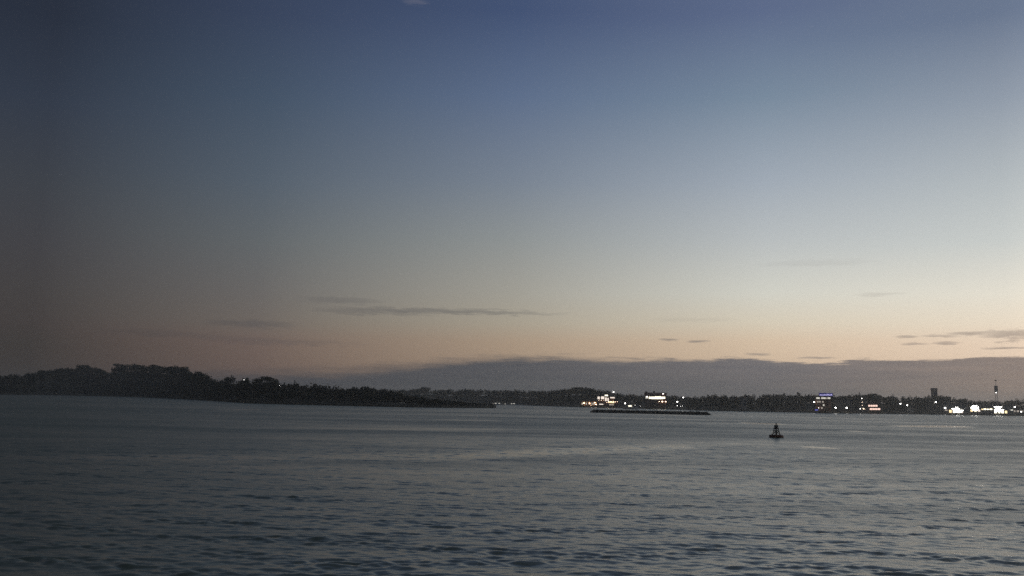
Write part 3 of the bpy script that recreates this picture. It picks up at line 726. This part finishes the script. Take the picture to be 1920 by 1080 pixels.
# ------------------------------------------------------------------ lamps on the quay
def post_lamp(land, px, py, v, label, group, m_='lampW', r=.6, name='quay_lamp'):
    s = Site(name, land, px, v, label, 'lamp', group)
    z = s.Z(px, py); base = MB(); base.lathe([(.26, 0), (.26, .5), (.13, .7)], 8)
    base.build('base', 'concrete', s.root)
    MB().tube((0, 0, .6), (0, 0, z), .11, .07, 7).build('post', 'darksteel', s.root)
    hd = MB().tube((0, 0, z), (0, -.8, z + .25), .06, .05, 5); hd.lathe([(.02, .34 + r), (.42, .16 + r * .8), (.45, .1 + r * .7)], 8, (0, -.85, z - .1))
    hd.build('lamp_arm', 'darksteel', s.root)
    MB().ball((0, -.85, z), r, 9, 6, .8).build('lamp_globe', m_, s.root, True)
    return s
GL = 'lamps on the far quay'
for px, py, v, lab, m_, r in [
    (1172, 756.2, 9, 'white quay lamp just right of the lit brick building', 'lampW', .72),
    (1191, 760, 9, 'faint quay lamp between the brick building and the bright hall', 'lampS', .22),
    (1270, 753.4, 10, 'white quay lamp right of the bright hall, lower of two', 'lampW', .62),
    (1281, 745.4, 22, 'white lamp right of the bright hall, higher on the shore', 'lampW', .62),
    (1270, 760.5, 8, 'dim low lamp under the white lamps right of the hall', 'lampS', .3),
    (1275.5, 761.6, 8, 'faint middle one of three low lamps right of the hall', 'lampS', .22),
    (1279.6, 761, 8, 'faint rightmost of three low lamps right of the hall', 'lampS', .22),
    (1201, 761.3, 8, 'faint low lamp at the left foot of the bright hall', 'lampS', .16),
    (1567, 764.4, 8, 'left of the two bright quay lamps in front of the dim shed', 'lampW', .85),
    (1588, 764.6, 8, 'right of the two bright quay lamps in front of the dim shed', 'lampW', .85),
    (1689, 757, 12, 'bright quay lamp between the pink pavilion and the pale shed', 'lampW', .8),
    (1701.5, 760, 12, 'bright quay lamp above the left end of the pale shed', 'lampW', .7),
    (1755.4, 754, 28, 'very bright lamp in front of the brick tower', 'flood', .85),
    (1772.5, 765, 12, 'bright lamp at the left end of the floodlit terminal', 'lampW', 1.0),
    (1887, 764, 14, 'bright lamp at the right end of the long terminal shed', 'lampW', .8),
    (1889.5, 769.2, 10, 'low lamp below the right end of the long terminal shed', 'lampW', .7),
    (1897, 770.6, 10, 'small dim lamp left of the low office', 'lampS', .4),
    (1903.5, 763.2, 14, 'bright lamp above the low office near the right edge', 'lampW', .9),
    (1915, 772.2, 9, 'small lamp at the right edge of the picture', 'lampS', .6)]:
    post_lamp(far, px, py, v, lab, GL, m_, r)
for px, py, v, lab, r in [(455, 712.2, 100, 'small white lamp on top of the headland beside the thin open tree', .22), (522.5, 723, 90, 'faint lamp on the falling slope of the headland', .13)]:
    post_lamp(head, px, py, v, lab, 'lamps on the headland', 'lampS', r)

def flood_mast(px, py, v, rows_, label, w=1.95, hgt=1.8):
    """steel mast with a rack of floodlights turned to the harbour; rows_ = heads (from, to) in each tier, top first"""
    s = Site('floodlight_mast', far, px, v, label, 'floodlight', 'floodlight masts of the terminal')
    z = s.Z(px, py)
    MB().lathe([(.9, 0), (.9, .6), (.5, .8)], 10).build('base', 'concrete', s.root)
    MB().tube((0, 0, .7), (0, 0, z + 1.0), .32, .2, 9).build('mast', 'steel', s.root)
    for j, (i0, i1) in enumerate(rows_):
        zz = z - j * hgt
        MB().box((i0 - .5) * w, (i1 + .5) * w, -.34, -.2, zz - .07, zz + .07).build('rack', 'steel', s.root)
        for i in range(i0, i1 + 1):
            x = i * w
            hd = MB().box(x - .6, x + .6, -.85, -.36, zz - .5, zz + .5).build('floodlight_head', 'darksteel', s.root)
            MB().box(x - .52, x + .52, -.90, -.851, zz - .42, zz + .42).build('lens', 'flood', hd)
flood_mast(1796, 764.0, 12, [(-1, 0), (-3, 1), (-2, 3), (-1, 2)], 'left floodlight mast in front of the terminal shed')
flood_mast(1828.5, 760.8, 12, [(-1, 1), (-2, 2), (-2, 2), (-1, 1)], 'middle floodlight mast over the white gatehouse')
flood_mast(1872, 763.0, 12, [(-2, 2), (-1, 1), (-2, 3), (-1, 1)], 'right floodlight mast in front of the long terminal shed')

# --- white lit light mast beside the pavilion
s = Site('light_mast', far, 1617, 12, 'slim white lit mast with cross arm standing left of the pink pavilion', 'mast')
z = s.Z(1617, 746)
MB().tube((0, 0, 0), (0, 0, z), .45, .26, 8).build('post', 'pale', s.root)
MB().box(s.X(1614.5), s.X(1619.5), -.2, .2, s.Z(1617, 749.6), s.Z(1617, 749.0)).build('cross_arm', 'pale', s.root)
MB().ball((0, -.4, z - .6), .34, 8, 5).build('top_lamp', 'lampS', s.root, True)
for y in (754, 760): MB().ball((0, -.55, s.Z(1617, y)), .16, 8, 5).build('mast_lamp', 'lampWW', s.root, True)
for x in (1613.6, 1619.4):
    fl = MB().box(s.X(x) - .35, s.X(x) + .35, -.9, -.3, s.Z(x, 767), s.Z(x, 766)); l_ = fl.build('foot_light', 'lampS' if x < 1617 else 'lampWW', s.root)
    MB().tube((s.X(x), -.6, -.1), (s.X(x), -.6, s.Z(x, 767)), .1, .1, 5).build('foot_post', 'darksteel', l_)
# --- tall lattice mast at the right
s = Site('lattice_mast', far, 1870, 70, 'tall grey lattice mast with platform lamp rising above the long terminal shed', 'mast')
zt, zp, zm = s.Z(1870, 713), s.Z(1870, 737), s.Z(1870, 723)
for sx in (-1, 1):
    for sy in (-1, 1):
        MB().tube((sx * 2.2, sy * 2.2, 0), (sx * 1.15, sy * 1.15, zp), .22, .18, 5).build('leg', 'steel', s.root)
        MB().tube((sx * 1.15, sy * 1.15, zp), (sx * .7, sy * .7, zm), .18, .14, 5).build('upper_leg', 'steel', s.root)
br = MB(); nb = 16
for i in range(nb):
    za, zb = zm * i / nb, zm * (i + 1) / nb; wa, wb = 2.2 - 1.5 * i / nb, 2.2 - 1.5 * (i + 1) / nb
    for (ax, ay, bx, by) in ((-1, -1, 1, -1), (1, -1, 1, 1), (1, 1, -1, 1), (-1, 1, -1, -1)):
        br.tube((ax * wa, ay * wa, za), (bx * wb, by * wb, zb), .09, .09, 4, False); br.tube((bx * wa, by * wa, za), (ax * wb, ay * wb, zb), .09, .09, 4, False)
br.build('bracing', 'steel', s.root)
MB().box(-1.9, 1.9, -1.9, 1.9, zp - .35, zp).build('platform', 'darksteel', s.root)
MB().ball((0, -2.0, zp + .5), .5, 8, 5).build('platform_lamp', 'lampS', s.root, True)
for i in range(6):
    t_ = i * math.pi / 3 + .3; cx_, cy_ = 1.7 * math.cos(t_), 1.7 * math.sin(t_)
    MB().box(cx_ - .6, cx_ + .6, cy_ - .3, cy_ + .3, zp + 1.2, zm - .3).build('antenna_panel', 'pale', s.root)
MB().tube((0, 0, zm - .5), (0, 0, zt), .3, .2, 6).build('antenna', 'steel', s.root)
MB().box(-1.3, 1.3, -.7, .7, zt - 1.0, zt + .4).build('antenna_head', 'darksteel', s.root)

# ------------------------------------------------------------------ boats
def boat(px, py, L, label, group, cabin=True, lit=None, rz=0.0, name='moored_boat'):
    g = ground(px, py); r = math.hypot(g.x, g.y); az = math.atan2(g.x, g.y)
    root = empty(name, (g.x, g.y, 0), -az + rz); tag(root, label, 'boat', group)
    V = []; n = 9
    for i in range(n):
        t = i / (n - 1); w = .17 * L * (1 - max(0, (t - .45) / .55) ** 2.2) * (.86 + .14 * min(1, t * 4)); sh = .13 * L + .05 * L * t * t
        x = (t - .5) * L
        V += [(x, -w, sh), (x, -w * .75, -.02 * L), (x, 0, -.06 * L), (x, w * .75, -.02 * L), (x, w, sh)]
    Fc = []
    for i in range(n - 1):
        for j in range(4): Fc.append((i * 5 + j, (i + 1) * 5 + j, (i + 1) * 5 + j + 1, i * 5 + j + 1))
        Fc.append((i * 5 + 4, (i + 1) * 5 + 4, (i + 1) * 5, i * 5))
    Fc.append((0, 1, 2, 3, 4))
    mesh_obj('hull', V, Fc, 'whitegel', root)
    if cabin:
        cb = MB(); z = .14 * L; hh = .15 * L
        cb.add([(-.18 * L, -.11 * L, z), (.18 * L, -.10 * L, z), (.18 * L, .10 * L, z), (-.18 * L, .11 * L, z), (-.17 * L, -.09 * L, z + hh), (.09 * L, -.085 * L, z + hh), (.09 * L, .085 * L, z + hh), (-.17 * L, .09 * L, z + hh)],
               [(3, 2, 1, 0), (4, 5, 6, 7), (0, 1, 5, 4), (1, 2, 6, 5), (2, 3, 7, 6), (3, 0, 4, 7)])
        co = cb.build('cabin', 'whitegel', root)
        MB().box(-.14 * L, .07 * L, -.12 * L, -.105 * L, z + hh * .35, z + hh * .75).build('window', lit or 'dglass', co)
    MB().tube((-.05 * L, 0, .14 * L), (-.05 * L, 0, .55 * L), .012 * L, .006 * L, 5).build('mast', 'steel', root)
    return root
GB = 'white boats moored off the headland tip'
ords = ['leftmost of the small white boats moored off the headland tip', 'second small white boat from the headland tip', 'third small white boat from the headland tip', 'fourth white boat from the headland tip, after a gap',
        'fifth and faintest white boat off the headland tip', 'sixth white boat from the headland tip, beside a larger one', 'seventh white boat off the headland tip, the largest', 'rightmost low boat of the row off the headland tip']
for (px, L, cabn, lit), lab in zip([(924.8, 8, True, 'winD'), (930, 11, True, 'winG'), (936.5, 11, True, 'winG'), (947.5, 8, True, 'winG'), (952, 6, False, None), (959.5, 10, True, 'winG'), (964, 11, True, 'winG'), (974, 9, False, None)], ords):
    boat(px, 759.6 + (px - 950) * .012, L, lab, GB, cabn, lit, rz=random.uniform(-.25, .25))
boat(1182, 767.4, 16, 'low boat with glowing cabin moored right of the lit brick building', None, True, 'winB', .05, 'cabin_boat')

# ------------------------------------------------------------------ breakwater
ga, gb = ground(1104, 773.4), ground(1336, 778.4)
cen = (ga + gb) / 2; L = (gb - ga).length; ang = math.atan2(gb.y - ga.y, gb.x - ga.x)
bw = tag(empty('breakwater', (cen.x, cen.y, 0), ang), 'long low dark stone breakwater lying on the water before the lit buildings', 'breakwater')
prof = [(-3.4, -1.2), (-2.4, .2), (-1.4, 1.5), (0, 1.9), (1.4, 1.5), (2.4, .2), (3.4, -1.2)]
V, Fc = [], []; nL = 120; gg = np.random.default_rng(5)
for i in range(nL + 1):
    t = i / nL; x = (t - .5) * L; e = min(1, min(t, 1 - t) * 22) ** .6
    for (y, z) in prof: V.append((x + gg.normal(0, .12), y * (0.35 + .65 * e) + gg.normal(0, .15) + 2.2 * math.sin(t * 5), (z + 1.2) * e - 1.2 + gg.normal(0, .09)))
for i in range(nL):
    for j in range(6): Fc.append((i * 7 + j, (i + 1) * 7 + j, (i + 1) * 7 + j + 1, i * 7 + j + 1))
mesh_obj('core', V, Fc, 'rock', bw)
st = MB()
for i in range(420):
    t = gg.random(); y = gg.uniform(-2.6, 2.6); e = min(1, min(t, 1 - t) * 22) ** .6
    z = (float(np.interp(y, [a for a, _ in prof], [b for _, b in prof])) + 1.2) * e - 1.25
    r = gg.uniform(.25, .55); c0 = Vector(((t - .5) * L, y * (.35 + .65 * e) + 2.2 * math.sin(t * 5), z))
    vv = [c0 + Vector((a * r * gg.uniform(.6, 1.1), b_ * r * gg.uniform(.6, 1.1), c_ * r * gg.uniform(.4, .8))) for a in (-1, 1) for b_ in (-1, 1) for c_ in (-1, 1)]
    st.add(vv, [(0, 1, 3, 2), (4, 6, 7, 5), (0, 4, 5, 1), (2, 3, 7, 6), (0, 2, 6, 4), (1, 5, 7, 3)])
tag(st.build('boulders', 'rock', bw), kind='stuff')

# ------------------------------------------------------------------ buoy
g0 = ground(1455.5, 820.5); D0 = math.hypot(g0.x, g0.y); u = D0 / FPX
by = tag(empty('buoy', (g0.x, g0.y, 0), 0.4), 'rusty orange navigation buoy with dark lattice tower floating in the channel', 'buoy')
by.rotation_euler = (math.radians(-1.5), math.radians(2.0), .4)
R1 = 12.2 * u
fl = MB().lathe([(R1 * .55, -.9), (R1 * .9, -.35), (R1, .05), (R1, .42), (R1 * .96, .52), (R1 * .5, .60), (R1 * .2, .62)], 28).build('float', 'rust', by, True)
MB().lathe([(R1 * 1.012, -.12), (R1 * 1.015, .0), (R1 * 1.012, .10)], 28).build('waterline_band', 'weed', fl)
MB().lathe([(R1 * 1.01, .34), (R1 * 1.06, .40), (R1 * 1.01, .46)], 28).build('fender', 'darksteel', fl)
zp, zt = 1.45, 2.55
for i in range(4):
    t = math.pi / 4 + i * math.pi / 2
    MB().tube((.74 * math.cos(t), .74 * math.sin(t), .55), (.27 * math.cos(t), .27 * math.sin(t), zt), .085, .065, 7).build('leg', 'darksteel', by)
    MB().tube((R1 * .8 * math.cos(t + .78), R1 * .8 * math.sin(t + .78), .5), (R1 * .8 * math.cos(t + .78), R1 * .8 * math.sin(t + .78), .72), .05, .05, 6).build('lifting_eye', 'darksteel', by)
brc = MB()
for z0_, z1_ in ((.62, 1.4), (1.5, 2.4)):
    for i in range(4):
        t0, t1 = math.pi / 4 + i * math.pi / 2, math.pi / 4 + (i + 1) * math.pi / 2
        rr = lambda z: .74 + (.27 - .74) * (z - .55) / (zt - .55)
        P = lambda t, z: (rr(z) * math.cos(t), rr(z) * math.sin(t), z)
        brc.tube(P(t0, z0_), P(t1, z1_), .045, .045, 5, False); brc.tube(P(t1, z0_), P(t0, z1_), .045, .045, 5, False); brc.tube(P(t0, z1_), P(t1, z1_), .03, .03, 5, False)
brc.build('bracing', 'darksteel', by)
MB().lathe([(.56, zp), (.60, zp + .03), (.60, zp + .08), (.3, zp + .09)], 16).build('platform', 'darksteel', by)
for i in range(2):
    t = i * math.pi / 2 + .3
    c_, s_ = math.cos(t), math.sin(t)
    MB().add([(-.34 * c_ + .02 * s_, -.34 * s_ - .02 * c_, 1.7), (.34 * c_ + .02 * s_, .34 * s_ - .02 * c_, 1.7), (.34 * c_ - .02 * s_, .34 * s_ + .02 * c_, 1.7), (-.34 * c_ - .02 * s_, -.34 * s_ + .02 * c_, 1.7),
              (-.26 * c_ + .02 * s_, -.26 * s_ - .02 * c_, 2.45), (.26 * c_ + .02 * s_, .26 * s_ - .02 * c_, 2.45), (.26 * c_ - .02 * s_, .26 * s_ + .02 * c_, 2.45), (-.26 * c_ - .02 * s_, -.26 * s_ + .02 * c_, 2.45)],
             [(3, 2, 1, 0), (4, 5, 6, 7), (0, 1, 5, 4), (1, 2, 6, 5), (2, 3, 7, 6), (3, 0, 4, 7)]).build('radar_reflector', 'darksteel', by)
MB().lathe([(.34, zt), (.36, zt + .05), (.36, zt + .09), (.1, zt + .1)], 14).build('top_plate', 'darksteel', by)
ln = MB().lathe([(.10, zt + .09), (.13, zt + .14), (.12, zt + .34), (.08, zt + .40)], 12).build('lantern', 'dglass', by, True)
MB().lathe([(.14, zt + .38), (.10, zt + .44), (.02, zt + .50)], 12).build('lantern_cap', 'darksteel', ln)

# ------------------------------------------------------------------ haze over the harbour
hz = MB().box(-6600, 6600, -6600, 6600, -4.0, 90).build('haze', None)
tag(hz, 'thin dusk haze over the harbour', 'haze', kind='stuff')
hm = bpy.data.materials.new('haze_air'); hm.use_nodes = True; hn = hm.node_tree; hn.nodes.remove(hn.nodes['Principled BSDF'])
pv = hn.nodes.new('ShaderNodeVolumePrincipled')
pv.inputs['Color'].default_value = (.95, .93, .90, 1); pv.inputs['Density'].default_value = 0.00017; pv.inputs['Anisotropy'].default_value = 0.65
hn.links.new(pv.outputs[0], hn.nodes['Material Output'].inputs['Volume'])
hz.data.materials.append(hm)
